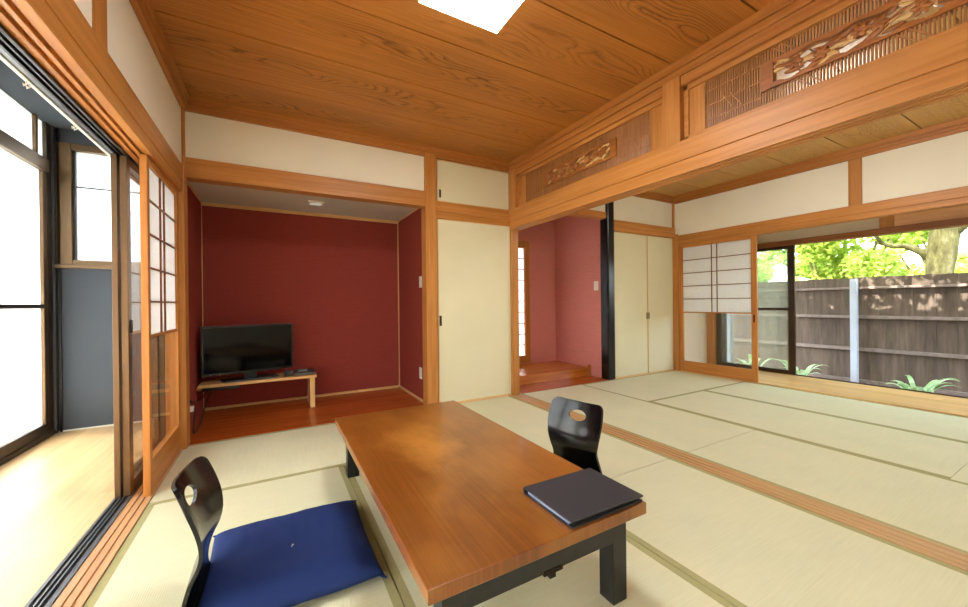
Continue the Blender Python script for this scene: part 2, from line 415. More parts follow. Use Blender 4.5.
# television alcove
struct('wall_alcove_back', MB().box(-.66, 1.36, 4.42, 4.5, -.1, 2.03), M['red'], 'dark red wallpapered back wall of the television alcove', 'wall')
struct('wall_alcove_left', MB().box(-.70, -.60, YB+.06, 4.46, -.1, 2.03), M['red'], 'dark red side wall of the alcove beside the paper screen', 'wall')
struct('wall_alcove_right', MB().box(1.30, 1.37, YB+.06, 4.46, -.1, 2.03), M['red'], 'dark red side wall of the alcove carrying two white plates', 'wall')
b = MB().box(-.60, 1.30, 4.408, 4.42, .004, .028)
struct('baseboard_back', b, M['pale_x'], 'thin pale strip at the foot of the red back wall', 'baseboard')
struct('baseboard_right', MB().box(1.288, 1.30, YB+.06, 4.41, .004, .028), M['pale_y'], 'thin pale strip at the foot of the red side wall', 'baseboard')
t = MB().box(-.60, 1.30, 4.400, 4.42, 1.955, 1.985).box(1.288, 1.30, YB+.1, 4.41, 1.972, 1.985).box(-.60, -.588, YB+.1, 4.41, 1.972, 1.985)
struct('trim_10', t, M['pale_x'], 'thin pale moulding round the alcove ceiling', 'moulding')
struct('trim_11', MB().box(-.60, -.594, 4.412, 4.42, .02, 1.96).box(1.290, 1.30, 4.410, 4.42, .02, 1.96), M['pale_z'], 'thin pale upright strips in the alcove corners', 'trim')
# rose recess
struct('wall_recess_back', MB().box(2.2, 2.52, 4.44, 4.5, -.1, 2.4).box(3.235, 3.80, 4.44, 4.5, -.1, 2.4).box(2.5, 3.25, 4.44, 4.5, 1.885, 2.4).box(2.5, 3.25, 4.44, 4.5, -.1, .13), M['rose'], 'rose red back wall of the recess beside the narrow paper window', 'wall')
struct('wall_recess_right', MB().box(3.72, 3.79, YB+.10, 4.48, -.1, 2.4), M['rose'], 'rose red side wall of the recess with a white switch', 'wall')
struct('wall_recess_left', MB().box(2.2, 2.26, YB+.1, 4.48, -.1, 2.4), M['rose'], 'rose red side wall of the recess behind the cream door', 'wall')
wi = thing('window_1', 'tall narrow paper window glowing white in the rose recess', 'window', (2.87,4.44,.12), kind='structure')
f = MB().box(2.5, 2.56, 4.425, 4.48, .13, 1.885).box(3.15, 3.235, 4.425, 4.48, .13, 1.885).box(2.56, 3.15, 4.426, 4.479, 1.785, 1.885).box(2.56, 3.15, 4.426, 4.479, .13, .235)
obj('window_frame', f, M['dwood_z'], wi, .002)
obj('paper', MB().box(2.56, 3.15, 4.458, 4.460, .235, 1.785), M['washi'], wi)
g = MB()
for k in range(1, 10):
    z = .235 + 1.55*k/10; g.box(2.56, 3.15, 4.440, 4.458, z-.006, z+.006)
for x in (2.75, 2.95): g.box(x-.004, x+.004, 4.444, 4.458, .235, 1.785)
obj('muntin', g, M['muntin'], wi)

# ---- posts and lintels of the far wall
P = lambda n, b, mat, lab, cat='post', bev=.003: struct(n, b, M[mat], lab, cat, bev)
P('trim_12', MB().box(-.66, -.545, 3.31, 3.43, 0, 2.0), 'wood_z', 'corner post between the paper screen and the alcove')
P('trim_13', MB().box(-.57, -.550, 3.385, 3.41, 1.99, 2.41), 'wood_z', 'slim upright strip in the plaster corner above the screen', 'trim')
P('trim_14', MB().box(-.55, 1.27, 3.385, 3.50, 1.925, 2.07), 'wood_x', 'lintel beam across the top of the television alcove', 'lintel')
P('trim_15', MB().box(1.260, 1.372, 3.375, 3.50, 0, 2.45), 'wood_z', 'square post between the red alcove and the cream door')
P('trim_16', MB().box(1.370, 2.245, 3.385, 3.44, 1.892, 1.990).box(1.370, 2.245, 3.393, 3.44, 1.825, 1.892), 'wood_x', 'lintel between the cream sliding door and the overhead cupboard', 'lintel')
P('trim_17', MB().box(2.225, 2.312, 3.365, 3.50, 0, 1.83), 'wood_z', 'square post between the cream door and the rose recess')
P('trim_18', MB().box(1.383, 2.245, 3.388, 3.44, -.02, .010), 'pale_x', 'thin wood track under the cream sliding door', 'track')
P('trim_19', MB().box(2.245, 2.27, 3.385, 3.45, 1.98, 2.42), 'wood_z', 'slim post beside the overhead cupboard', 'post')
P('trim_20', MB().box(2.30, 3.69, 3.395, 3.49, 2.055, 2.135), 'dwood_x', 'dropped lintel over the rose recess', 'lintel')
bp = MB().box(3.683, 3.808, 3.375, 3.510, 0, 2.42)
struct('trim_21', bp, M['black'], 'glossy black lacquered alcove post in the next room', 'post', .018)
P('trim_22', MB().box(3.79, XR, 3.365, 3.46, 1.905, 2.045), 'wood_x', 'lintel above the pair of closet doors', 'lintel')
P('trim_23', MB().box(3.80, XR, 3.39, 3.46, -.02, .008), 'pale_x', 'thin wood track under the closet doors', 'track')
P('trim_24', MB().box(XR-.012, XR+.02, 3.375, 3.41, 1.92, 2.41), 'wood_z', 'slim upright strip in the far plaster corner', 'trim')
P('trim_25', MB().box(XR-.02, XR+.10, 3.32, 3.43, 0, 1.95), 'wood_z', 'corner post between the closet and the garden screen')

# sliding door, overhead cupboard, closet doors
def panel_door(name, label, x0, x1, z0, z1, y, pull, edge=.008, th=.022):
    d = thing(name, label, 'door', ((x0+x1)/2, y, z0), kind='structure')
    obj('panel', MB().box(x0+edge, x1-edge, y, y+th, z0+edge, z1-edge), M['fusuma'], d)
    e = MB().box(x0, x0+edge, y-.003, y+th, z0, z1).box(x1-edge, x1, y-.003, y+th, z0, z1).box(x0, x1, y-.003, y+th, z0, z0+edge).box(x0, x1, y-.003, y+th, z1-edge, z1)
    obj('edge_frame', e, M['pale_z'], d)
    px, z, w, h = pull
    p = MB().box(px-w/2, px+w/2, y-.006, y, z-h/2, z+h/2)
    hd = obj('pull_handle', p, M['brass'], d, .003)
    obj('pull_inset', MB().box(px-w*.26, px+w*.26, y-.008, y-.004, z-h*.38, z+h*.38), M['iron'], hd)
    return d
panel_door('door_1', 'tall cream papered sliding door to the right of the red alcove', 1.386, 2.243, .011, 1.824, 3.402, (1.412,.83,.024,.10))
d = panel_door('door_2', 'small cream overhead cupboard door under the ceiling', 1.386, 2.243, 1.993, 2.400, 3.402, (1.420,2.072,.020,.078))
for z in (2.07, 2.33): obj('hinge', MB().box(2.236, 2.246, 3.394, 3.404, z-.025, z+.025), M['brass'], d)
panel_door('door_3', 'cream closet door next to the black post', 3.815, 4.468, .010, 1.902, 3.402, (4.450,.80,.018,.09))
panel_door('door_4', 'cream closet door next to the garden screen', 4.472, XR-.012, .010, 1.902, 3.402, (4.492,.80,.018,.09))

# ---- left side: nageshi, kamoi with grooves, post, black head
P('trim_26', MB().box(XL-.02, XL+.018, YF, 3.40, 1.862, 1.985), 'wood_y', 'long beam face above the glass doors', 'beam')
k = MB()
for a, b in ((-.556,-.590),(-.606,-.622),(-.638,-.664)): k.box(b, a, YF, 3.38, 1.800, 1.865)
k.box(-.6635, -.5565, YF+.001, 3.379, 1.815, 1.899)
P('trim_27', k, 'wood_y', 'grooved head rail over the paper screen', 'head rail', .0015)
k = MB().box(-.676, -.664, YF, 3.40, 1.788, 1.90).box(-.698, -.690, YF, 3.40, 1.792, 1.90).box(-.718, -.709, YF, 3.40, 1.790, 1.90).box(-.7175,-.6645,YF+.001,3.399,1.815,1.899)
struct('trim_28', k, M['blackalu'], 'dark aluminium head track above the glass doors', 'track', .001)
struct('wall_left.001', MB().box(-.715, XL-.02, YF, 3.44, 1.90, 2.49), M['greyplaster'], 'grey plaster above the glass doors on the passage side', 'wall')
P('trim_29', MB().box(XL-.02, XL+.008, 1.885, 2.005, 1.98, 2.42), 'wood_z', 'short post in the plaster above the glass doors')
P('trim_42', MB().box(XL-.02, XL+.008, .05, .17, 1.98, 2.42), 'wood_z', 'short post in the plaster near the viewpoint')

# ---- partition beam, top rail, posts, carved transoms
P('trim_30', MB().box(2.195, 2.345, YF, 3.375, 1.865, 1.985), 'wood_y', 'broad beam between the two rooms below the carved transoms', 'beam')
k = MB()
for a, b in ((2.205,2.232),(2.246,2.262),(2.276,2.294),(2.308,2.335)): k.box(a, b, YF, 3.37, 1.785, 1.87)
k.box(2.2055, 2.3345, YF+.001, 3.369, 1.80, 1.869)
P('trim_31', k, 'wood_y', 'grooved head rail under the broad beam', 'head rail', .0015)
tp = MB()
for z0, z1, d in ((2.335,2.392,.052),(2.392,2.398,.046),(2.398,2.440,.058),(2.440,2.492,.075)):
    tp.box(2.27-d, 2.27+d, YF, 3.385, z0, z1)
P('trim_32', tp, 'trim_y', 'stepped top rail above the carved transoms', 'moulding', .002)
P('trim_33', MB().box(2.205, 2.335, 1.435, 1.555, 1.98, 2.40), 'wood_z', 'short post between the two carved transoms')
P('trim_34', MB().box(2.212, 2.33, 3.26, 3.40, 1.98, 2.40), 'wood_z', 'end post of the carved transom at the far wall')
P('trim_43', MB().box(2.212, 2.33, -.36, -.27, 1.98, 2.40), 'wood_z', 'end post of the carved transom at the near wall')

def leaf_shape(m, cy, cz, L, Wd, ang, x, th=.010, n=10, ridge=.006):
    """raised pointed leaf: outline in y,z with a ridge"""
    ca, sa = math.cos(ang), math.sin(ang); b = len(m.v)
    pts = []
    for i in range(n):
        t = i/n*2*PI
        a = math.cos(t)*L/2; w_ = math.sin(t)*Wd/2*(1-.35*math.cos(t))
        pts.append((cy + a*ca - w_*sa, cz + a*sa + w_*ca))
    for p in pts: m.v.append((x, p[0], p[1]))
    for p in pts: m.v.append((x+th, p[0], p[1]))
    m.v.append((x-ridge, cy, cz)); m.v.append((x+th+ridge, cy, cz))
    for i in range(n):
        j = (i+1) % n
        m.f += [(b+i, b+j, b+n+j, b+n+i), (b+2*n, b+j, b+i), (b+2*n+1, b+n+i, b+n+j)]

def transom(y0, y1, label, seed):
    R = random.Random(seed)
    r = thing('carved_transom', label, 'transom', (2.27,(y0+y1)/2,1.985), group=None)
    x0, x1 = 2.255, 2.285; z0, z1 = 1.985, 2.335
    f = MB().box(x0-.012, x1+.012, y0, y1, z0, z0+.035).box(x0-.012, x1+.012, y0, y1, z1-.03, z1).box(x0-.012, x1+.012, y0, y0+.03, z0, z1).box(x0-.012, x1+.012, y1-.03, y1, z0, z1)
    obj('frame', f, M['wood_y'], r, .002)
    cy = (y0+y1)/2; hl = (y1-y0)/2
    for sgn in (-1, 1):
        a, b = sorted((cy+sgn*(hl-.03), cy+sgn*(hl-.125)))
        obj('end_board', MB().box(x0, x1, a, b, z0+.035, z1-.03), M['wood_z'], r)
    lat = MB(); bl = cy - .43; br = cy + .43; la, lb = cy-hl+.125, cy+hl-.125
    n = int((lb-la)/.0125)
    for i in range(n+1):
        y = la + (lb-la)*i/n
        if bl-.002 < y < br+.002:
            lat.box(x0+.008, x1-.008, y-.0028, y+.0028, z0+.035, 2.098).box(x0+.008, x1-.008, y-.0028, y+.0028, 2.234, z1-.03)
        else:
            lat.box(x0+.008, x1-.008, y-.0028, y+.0028, z0+.035, z1-.03)
    for z in (2.075, 2.16, 2.245):
        for a, b in ((la, bl), (br, lb)): lat.box(x0+.011, x1-.011, a, b, z-.003, z+.003)
    for yy, za, zb in ((bl+.14,2.245,2.30),(br-.2,2.03,2.09),(bl+.32,2.03,2.09),(br-.1,2.245,2.30),((bl+la)/2,2.1,2.2),((br+lb)/2,2.08,2.18)):
        for q in (-.02, .02): lat.tube([(x0+.006, yy-.03+q, za), (x0+.006, yy+.03+q, zb)], .0035, 5)
    obj('lattice', lat, M['lattice'], r)
    bd = MB()
    bz0, bz1 = 2.095, 2.237
    bd.box(x0-.004, x1+.004, bl, bl+.055, bz0, bz1).box(x0-.004, x1+.004, br-.055, br, bz0, bz1)
    # wavy inner edge of the open-work
    N = 60
    for i in range(N):
        ya = bl+.05 + (br-bl-.1)*i/N; yb = bl+.05 + (br-bl-.1)*(i+1)/N
        h = .018 + .008*math.sin(i*.7+seed)
        bd.box(x0-.004, x1+.004, ya, yb, bz0, bz0+h).box(x0-.004, x1+.004, ya, yb, bz1-(.020+.007*math.cos(i*.5+seed)), bz1)
    brd = obj('carved_board', bd, M['carve'], r)
    cv = MB(); lv = MB()
    def wav(t): return bz0 + .071 + .022*math.sin(t*9+seed) + .010*math.sin(t*23)
    pts = [(2.268, bl+.05+(br-bl-.1)*t/30, wav(t/30)) for t in range(31)]
    cv.tube(pts, .008, 7)
    for k in range(6):
        t = R.random()*.8+.05; y = bl+.05+(br-bl-.1)*t
        cv.tube([(2.268, y, wav(t)), (2.266, y+.05, wav(t)+R.choice((-1,1))*.03), (2.268, y+.11, wav(t)+R.choice((-1,1))*.045)], [.006,.005,.004], 6)
    for k in range(70):
        t = R.random(); y = bl+.06+(br-bl-.12)*t
        z = min(bz1-.02, max(bz0+.02, wav(t)+R.uniform(-.055,.055)))
        leaf_shape(lv if k % 2 else cv, y, z, R.uniform(.05,.085), R.uniform(.016,.026), R.uniform(-.6,.6)+R.choice((0,PI)), x0+R.uniform(-.002,.012))
    for k in range(7):
        y = bl+.10+(br-bl-.2)*(k+R.random()*.5)/7; z = bz0+.071+R.uniform(-.02,.02)
        for q in range(6):
            an = q*PI/3+R.random()*.2
            leaf_shape(cv, y+.016*math.cos(an), z+.016*math.sin(an), .034, .022, an, x0-.008, ridge=.003)
    obj('carving', cv, M['carve'], brd)
    obj('carved_leaves', lv, M['leafpale'], brd)
    return r
transom(1.556, 3.259, 'carved lattice transom nearest the far wall, above the rose recess opening', 2)
transom(-.269, 1.434, 'carved lattice transom of flowers and branches nearest the viewpoint', 5)

# ---- right side: nageshi, kamoi, posts
P('trim_35', MB().box(XR-.018, XR+.02, YF, 3.39, 1.840, 1.928), 'wood_y', 'long beam face above the garden screen', 'beam')
k = MB()
for a, b in ((XR-.008,XR+.022),(XR+.036,XR+.052),(XR+.066,XR+.10)): k.box(a, b, YF, 3.32, 1.785, 1.845)
k.box(XR-.0075, XR+.0995, YF+.001, 3.319, 1.80, 1.919)
P('trim_36', k, 'wood_y', 'grooved head rail over the garden screen', 'head rail', .0015)
P('trim_37', MB().box(XR-.008, XR+.02, 1.400, 1.502, 1.92, 2.39), 'wood_z', 'short post in the plaster above the garden opening')
# outer garden wall head
struct('trim_38', MB().box(XO-.04, XO+.08, YF-.3, 3.45, 1.715, 1.785), wood('brown_head_beam', rgb(128,74,34), rgb(158,96,48), 1), 'brown head beam over the open garden glazing', 'beam', .003)
struct('wall_garden', MB().box(XO, XO+.06, 1.50, 3.5, 1.785, 2.4), M['tanplaster'], 'plaster band above the garden glazing', 'wall')
P('trim_39', MB().box(XO-.03, XO+.06, 1.40, 1.51, 1.785, 2.4), 'wood_z', 'stub post above the garden head beam')
P('trim_40', MB().box(XO, XO+.06, YF-.3, 1.40, 1.785, 2.4), 'bouncelit', 'plain board band above the open garden glazing', 'board')
struct('wall_ledge_end', MB().box(XR+.02, XO, 3.40, 3.5, -.1, 2.4), M['tanplaster'], 'tan plaster end wall of the garden ledge', 'wall')
P('trim_41', MB().box(XO-.10, XO+.01, 3.30, 3.40, -.05, 2.4), 'wood_z', 'wood corner post at the end of the garden ledge')
struct('trim_44', MB().box(XO-.035, XO-.025, YF-.3, 3.30, .01, .02).box(XO+.005, XO+.015, YF-.3, 3.30, .01, .02), M['dbronze'], 'dark floor track at the edge of the garden ledge', 'track')

# ---- shoji screens
def shoji(label, x, y0, y1, ztop, zmid, zg0, stile, rows, bars, zb, th=.03):
    r = thing('shoji_screen', label, 'shoji', (x, (y0+y1)/2, zb))
    zt = ztop
    f = MB().box(x-th/2, x+th/2, y0, y0+stile, zb, zt).box(x-th/2, x+th/2, y1-stile, y1, zb, zt)
    obj('stile', MB().box(x-th/2, x+th/2, y0, y0+stile, zb, zt), M['dwood_z'], r, .0015)
    obj('stile', MB().box(x-th/2, x+th/2, y1-stile, y1, zb, zt), M['dwood_z'], r, .0015)
    a, b = y0+stile, y1-stile
    obj('top_rail', MB().box(x-th/2, x+th/2, a, b, zt-.04, zt), M['dwood_y'], r, .0015)
    obj('middle_rail', MB().box(x-th/2+.004, x+th/2-.004, a, b, zmid-.012, zmid+.004), M['dwood_y'], r, .001)
    obj('bottom_rail', MB().box(x-th/2, x+th/2, a, b, zb, zg0), M['dwood_y'], r, .0015)
    obj('paper', MB().box(x-.001, x+.001, a, b, zmid, zt-.04), M['washi'], r)
    g = MB(); zt2 = zt-.04
    for s_ in (-1, 1):
        xa, xb = sorted((x+s_*.001, x+s_*.010))
        for k in range(1, rows):
            z = zmid + (zt2-zmid)*k/rows; g.box(xa, xb, a, b, z-.0045, z+.0045)
        for y in bars: g.box(xa, xb, y-.0045, y+.0045, zmid, zt2)
    obj('muntin', g, M['muntin'], r)
    obj('glass_pane', MB().box(x-.002, x+.002, a, b, zg0, zmid-.01), M['glass'], r)
    return r
shoji('half-paper half-glass sliding screen beside the sunny passage', -.592, 2.575, 3.300, 1.798, .843, .185, .042, 5, (2.875, 2.962), .006)
r = shoji('half-paper half-glass sliding screen beside the garden view', XR+.02, 2.335, 3.325, 1.785, .843, .155, .060, 5, (2.868, 2.800), .008)
obj('finger_pull', MB().box(XR+.002, XR+.006, 2.355, 2.372, .73, .82), M['iron'], r)

# ---- left passage: glass doors, rail, outer windows, end wall
def sash(name, label, x, y0, y1, z0, z1, mid, sw, mat, glassmat, th=.028, rail=.06, cat='door', toprail=None):
    r = thing(name, label, cat, (x, (y0+y1)/2, z0), kind='structure')
    for a, b in ((y0, y0+sw), (y1-sw, y1)): obj('stile', MB().box(x-th/2, x+th/2, a, b, z0, z1), M[mat], r, .002)
    obj('bottom_rail', MB().box(x-th/2, x+th/2, y0+sw, y1-sw, z0, z0+rail), M[mat], r, .002)
    obj('top_rail', MB().box(x-th/2, x+th/2, y0+sw, y1-sw, z1-(toprail or .04), z1), M[mat], r, .002)
    if mid: obj('middle_rail', MB().box(x-th/2, x+th/2, y0+sw, y1-sw, mid-.016, mid+.016), M[mat], r, .002)
    obj('pane', MB().box(x-.002, x+.002, y0+sw-.005, y1-sw+.005, z0+rail-.005, z1-.03), M[glassmat], r)
    return r
r = sash('door_5', 'bronze framed glass door pushed back behind the paper screen', -.683, 2.625, 3.40, .012, 1.79, None, .055, 'bronze', 'glass')
obj('lock', MB().box(-.668, -.660, 2.64, 2.66, .86, .93), M['iron'], r, .002)
r = sash('door_6', 'outer bronze framed glass door on the far track of the passage', -.717, 2.615, 3.40, .012, 1.79, None, .05, 'bronze', 'glass', th=.024)
obj('lock', MB().box(-.733, -.729, 2.63, 2.645, .86, .93), M['iron'], r, .001)
struct('trim_48', MB().box(-.738, -.718, YF, 3.42, 1.797, 1.93), M['alu'], 'grey aluminium flange along the head of the glass doors', 'trim')
cr = thing('curtain_rail', 'slim white curtain rail with small hooks above the passage', 'curtain rail', (-.748,1.5,1.80))
obj('rail', MB().box(-.756, -.742, YF+.02, 3.36, 1.792, 1.804), M['white'], cr, .002)
for y in (1.2, 1.93, 2.9): obj('bracket', MB().box(-.762, -.738, y-.012, y+.012, 1.802, 1.822), M['white'], cr, .002)
for y in (1.92, 1.94, 2.28, 2.30, 2.66): obj('hook', MB().tube([(-.749,y,1.794),(-.749,y,1.780),(-.756,y,1.774),(-.756,y,1.782)], .0025, 6), M['white'], cr)

# outer wall of the passage: posts, sashes, transom lights
ow = MB().box(XE-.07, XE+.03, 4.215, 4.36, -.1, 2.49).box(XE-.07, XE+.02, YF, 4.36, 2.53, 2.6)
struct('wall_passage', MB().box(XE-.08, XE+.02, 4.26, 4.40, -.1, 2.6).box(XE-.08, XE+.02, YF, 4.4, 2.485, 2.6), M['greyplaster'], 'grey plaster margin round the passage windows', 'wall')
edges = [4.262, 2.83, 1.40, -.03]
labs = ['far', 'middle', 'near']
wl = ['tall frosted passage window at the grey end wall', 'second frosted passage window from the grey end wall', 'third frosted passage window from the grey end wall']
for i in range(3):
    y1, y0 = edges[i], edges[i+1]
    r = sash('window_%d' % (2+i), wl[i], XE-.02, y0+.002, y1-.002, .035, 2.485, None, .06, 'dbronze', 'frost', th=.05, rail=.075, cat='window')
    x = XE-.02
    obj('transom_bar', MB().box(x-.03, x+.035, y0+.05, y1-.05, 2.05, 2.15), M['bronze'], r, .004)
    obj('middle_rail', MB().box(x-.014, x+.02, y0+.05, y1-.05, .995, 1.025), M['dbronze'], r, .002)
    for yy in (y1-.115, y0+.06):
        obj('inner_stile', MB().box(x-.016, x+.022, yy, yy+.055, .06, 2.06), M['bronze'], r, .003)
    obj('inner_stile', MB().box(x-.016, x+.022, y1-.20, y1-.17, 2.15, 2.46), M['bronze'], r, .003)
struct('trim_45', MB().box(XE-.07, XE+.015, YF, 4.26, -.02, .035), M['dbronze'], 'dark bottom track of the passage windows', 'track', .002)
# end wall with window
we = MB().box(XE-.02, -.70, 4.30, 4.40, -.1, 1.34).box(XE-.02, -1.52, 4.30, 4.40, 1.34, 2.6).box(-.92, -.70, 4.30, 4.40, 1.34, 2.6).box(-1.52, -.92, 4.30, 4.40, 2.33, 2.6)
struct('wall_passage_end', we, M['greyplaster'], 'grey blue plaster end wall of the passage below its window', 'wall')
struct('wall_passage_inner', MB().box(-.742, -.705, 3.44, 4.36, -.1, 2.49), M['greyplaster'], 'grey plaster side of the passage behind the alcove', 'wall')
r = thing('window_5', 'bronze framed window in the grey end wall of the passage', 'window', (-1.22,4.3,1.34), kind='structure')
obj('window_frame', MB().box(-1.52, -1.43, 4.285, 4.38, 1.34, 2.33).box(-.96, -.92, 4.285, 4.38, 1.34, 2.33).box(-1.43, -.96, 4.286, 4.379, 2.28, 2.33).box(-1.43, -.96, 4.286, 4.379, 1.345, 1.385), M['bronze'], r, .003)
obj('window_sill', MB().box(-1.54, -.90, 4.262, 4.30, 1.315, 1.345), M['bronze'], r, .003)
obj('sash_stile', MB().box(-1.445, -1.415, 4.31, 4.36, 1.385, 2.28), M['dbronze'], r, .002)
obj('sash_bar', MB().box(-1.43, -.96, 4.325, 4.34, 1.985, 1.995), M['dbronze'], r)
obj('pane', MB().box(-1.43, -.96, 4.332, 4.336, 1.38, 2.285), M['frost'], r)
struct('trim_46', MB().box(XE, -.74, 4.29, 4.30, 0, .010), M['white'], 'thin pale strip at the foot of the grey end wall', 'baseboard')
struct('trim_47', MB().box(XE+.028, XE+.042, 4.285, 4.30, 0, 2.44), M['blackalu'], 'dark joint strip in the corner of the grey end wall', 'trim')

# garden sash
sash('door_7', 'dark bronze glass door standing half across the garden opening', XO-.01, 2.30, 3.30, .02, 1.715, .875, .068, 'dbronze', 'hazeglass', rail=.045)

sash('door_8', 'dark bronze glass door on the outer track, stacked behind the other garden door', XO+.028, 2.33, 3.245, .02, 1.715, None, .068, 'dbronze', 'glass', rail=.045)

# ---- tatami mats
def mat(label, x0, x1, y0, y1, grp):
    r = thing('tatami_mat', label, 'tatami mat', ((x0+x1)/2, (y0+y1)/2, -.03), group=grp)
    lx = (x1-x0) > (y1-y0); g = .0022; hw = .030
    x0 += g; x1 -= g; y0 += g; y1 -= g
    if lx:
        obj('rush_cover', MB().box(x0, x1, y0+hw, y1-hw, -.03, 0), M['tat_x'], r)
        obj('border', MB().box(x0, x1, y0, y0+hw, -.03, .0006), M['heri'], r); obj('border', MB().box(x0, x1, y1-hw, y1, -.03, .0006), M['heri'], r)
    else:
        obj('rush_cover', MB().box(x0+hw, x1-hw, y0, y1, -.03, 0), M['tat_y'], r)
        obj('border', MB().box(x0, x0+hw, y0, y1, -.03, .0006), M['heri'], r); obj('border', MB().box(x1-hw, x1, y0, y1, -.03, .0006), M['heri'], r)
    return r
GA, GB = 'tatami mats around the low table', 'tatami mats of the next room'
mat('tatami mat lying crosswise along the edge of the red alcove floor', XL, 1.305, 2.465, YB-.005, GA)
mat('tatami mat under the legless chair with the navy cushion', XL, .365, .60, 2.465, GA)
mat('tatami mat lying lengthwise under the low table', .365, 1.305, .60, 2.465, GA)
mat('tatami mat in front of the tall cream sliding door', 1.305, XP0, 1.51, YB-.005, GA)
mat('tatami mat between the table front leg and the near half of the threshold', 1.305, XP0, YF, 1.51, GA)
mat('tatami mat in front of the rose recess past the threshold', XP1, 3.25, 1.51, YB-.005, GB)
mat('tatami mat along the near half of the threshold in the next room', XP1, 3.25, YF, 1.51, GB)
mat('tatami mat lying crosswise in front of the cream closet doors', 3.25, XR, 2.45, YB-.005, GB)
mat('tatami mat in the middle of the next room, two seams from the garden ledge', 3.25, 4.165, .56, 2.45, GB)
mat('tatami mat lying along the garden ledge', 4.165, XR, .56, 2.45, GB)

# ---- low table
t = thing('low_table', 'low wooden table with glossy brown top and black folding legs', 'table', (.69,1.6,0))
TX0, TX1, TY0, TY1, TZ = .305, 1.075, .830, 2.370, .330
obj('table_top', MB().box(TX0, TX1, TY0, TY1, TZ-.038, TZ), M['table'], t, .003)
for x in (TX0+.052, TX1-.115):
    for y in (TY0+.04, TY1-.105):
        obj('leg', MB().box(x, x+.064, y, y+.062, .0008, TZ-.038), M['blackmatt'], t, .003)
for y in (TY0+.040, TY1-.065):
    obj('apron', MB().box(TX0+.116, TX1-.115, y, y+.024, TZ-.122, TZ-.038), M['blackmatt'], t, .002)
for x in (TX0+.075, TX1-.10):
    obj('side_apron', MB().box(x, x+.022, TY0+.11, TY1-.11, TZ-.075, TZ-.038), M['blackmatt'], t, .002)
for y in (TY0+.041, TY1-.045):
    l = MB().box(.675, .745, y-.004, y+.010, TZ-.128, TZ-.114).box(.694, .716, y-.006, y+.02, TZ-.139, TZ-.122)
    l.tube([(.735,y-.008,TZ-.118),(.735,y+.014,TZ-.118)], .005, 8)
    obj('leg_latch', l, M['iron'], t, .001)

# ---- folder on the table
f = thing('folder', 'charcoal binder lying on the near corner of the low table', 'folder', (.905,.95,TZ))
FX0, FX1, FY0, FY1 = .752, 1.066, .836, 1.078
obj('back_cover', MB().box(FX0+.006, FX1+.002, FY0+.004, FY1, TZ+.0005, TZ+.0055), M['folder'], f, .001)
obj('pages', MB().box(FX0+.010, FX1-.05, FY0+.022, FY1-.012, TZ+.005, TZ+.016), M['paper'], f)
cvr = MB().prism([(FX0, TZ+.021),(FX0, TZ+.0275),(FX1, TZ+.0245),(FX1, TZ+.018)], 1, FY0, FY1)
obj('front_cover', cvr, M['folder'], f, .001)
sp = MB()
sp.prism([(FY1-.003,TZ+.001),(FY1+.005,TZ+.006),(FY1+.005,TZ+.021),(FY1-.003,TZ+.0255)], 0, FX0+.001, FX1-.001)
obj('spine', sp, M['folder'], f, .001)
obj('rings_block', MB().box(FX0+.02, FX1-.03, FY1-.03, FY1-.006, TZ+.004, TZ+.017), M['plasticblk'], f)

# ---- legless chairs
def spline(pts, n):
    out = []; m = len(pts)
    for i in range(n+1):
        t = i/n*(m-1); k = min(int(t), m-2); u = t-k
        p0, p1, p2, p3 = pts[max(k-1,0)], pts[k], pts[k+1], pts[min(k+2,m-1)]
        out.append(tuple(.5*(2*b + (c-a)*u + (2*a-5*b+4*c-d)*u*u + (-a+3*b-3*c+d)*u**3) for a,b,c,d in zip(p0,p1,p2,p3)))
    return out
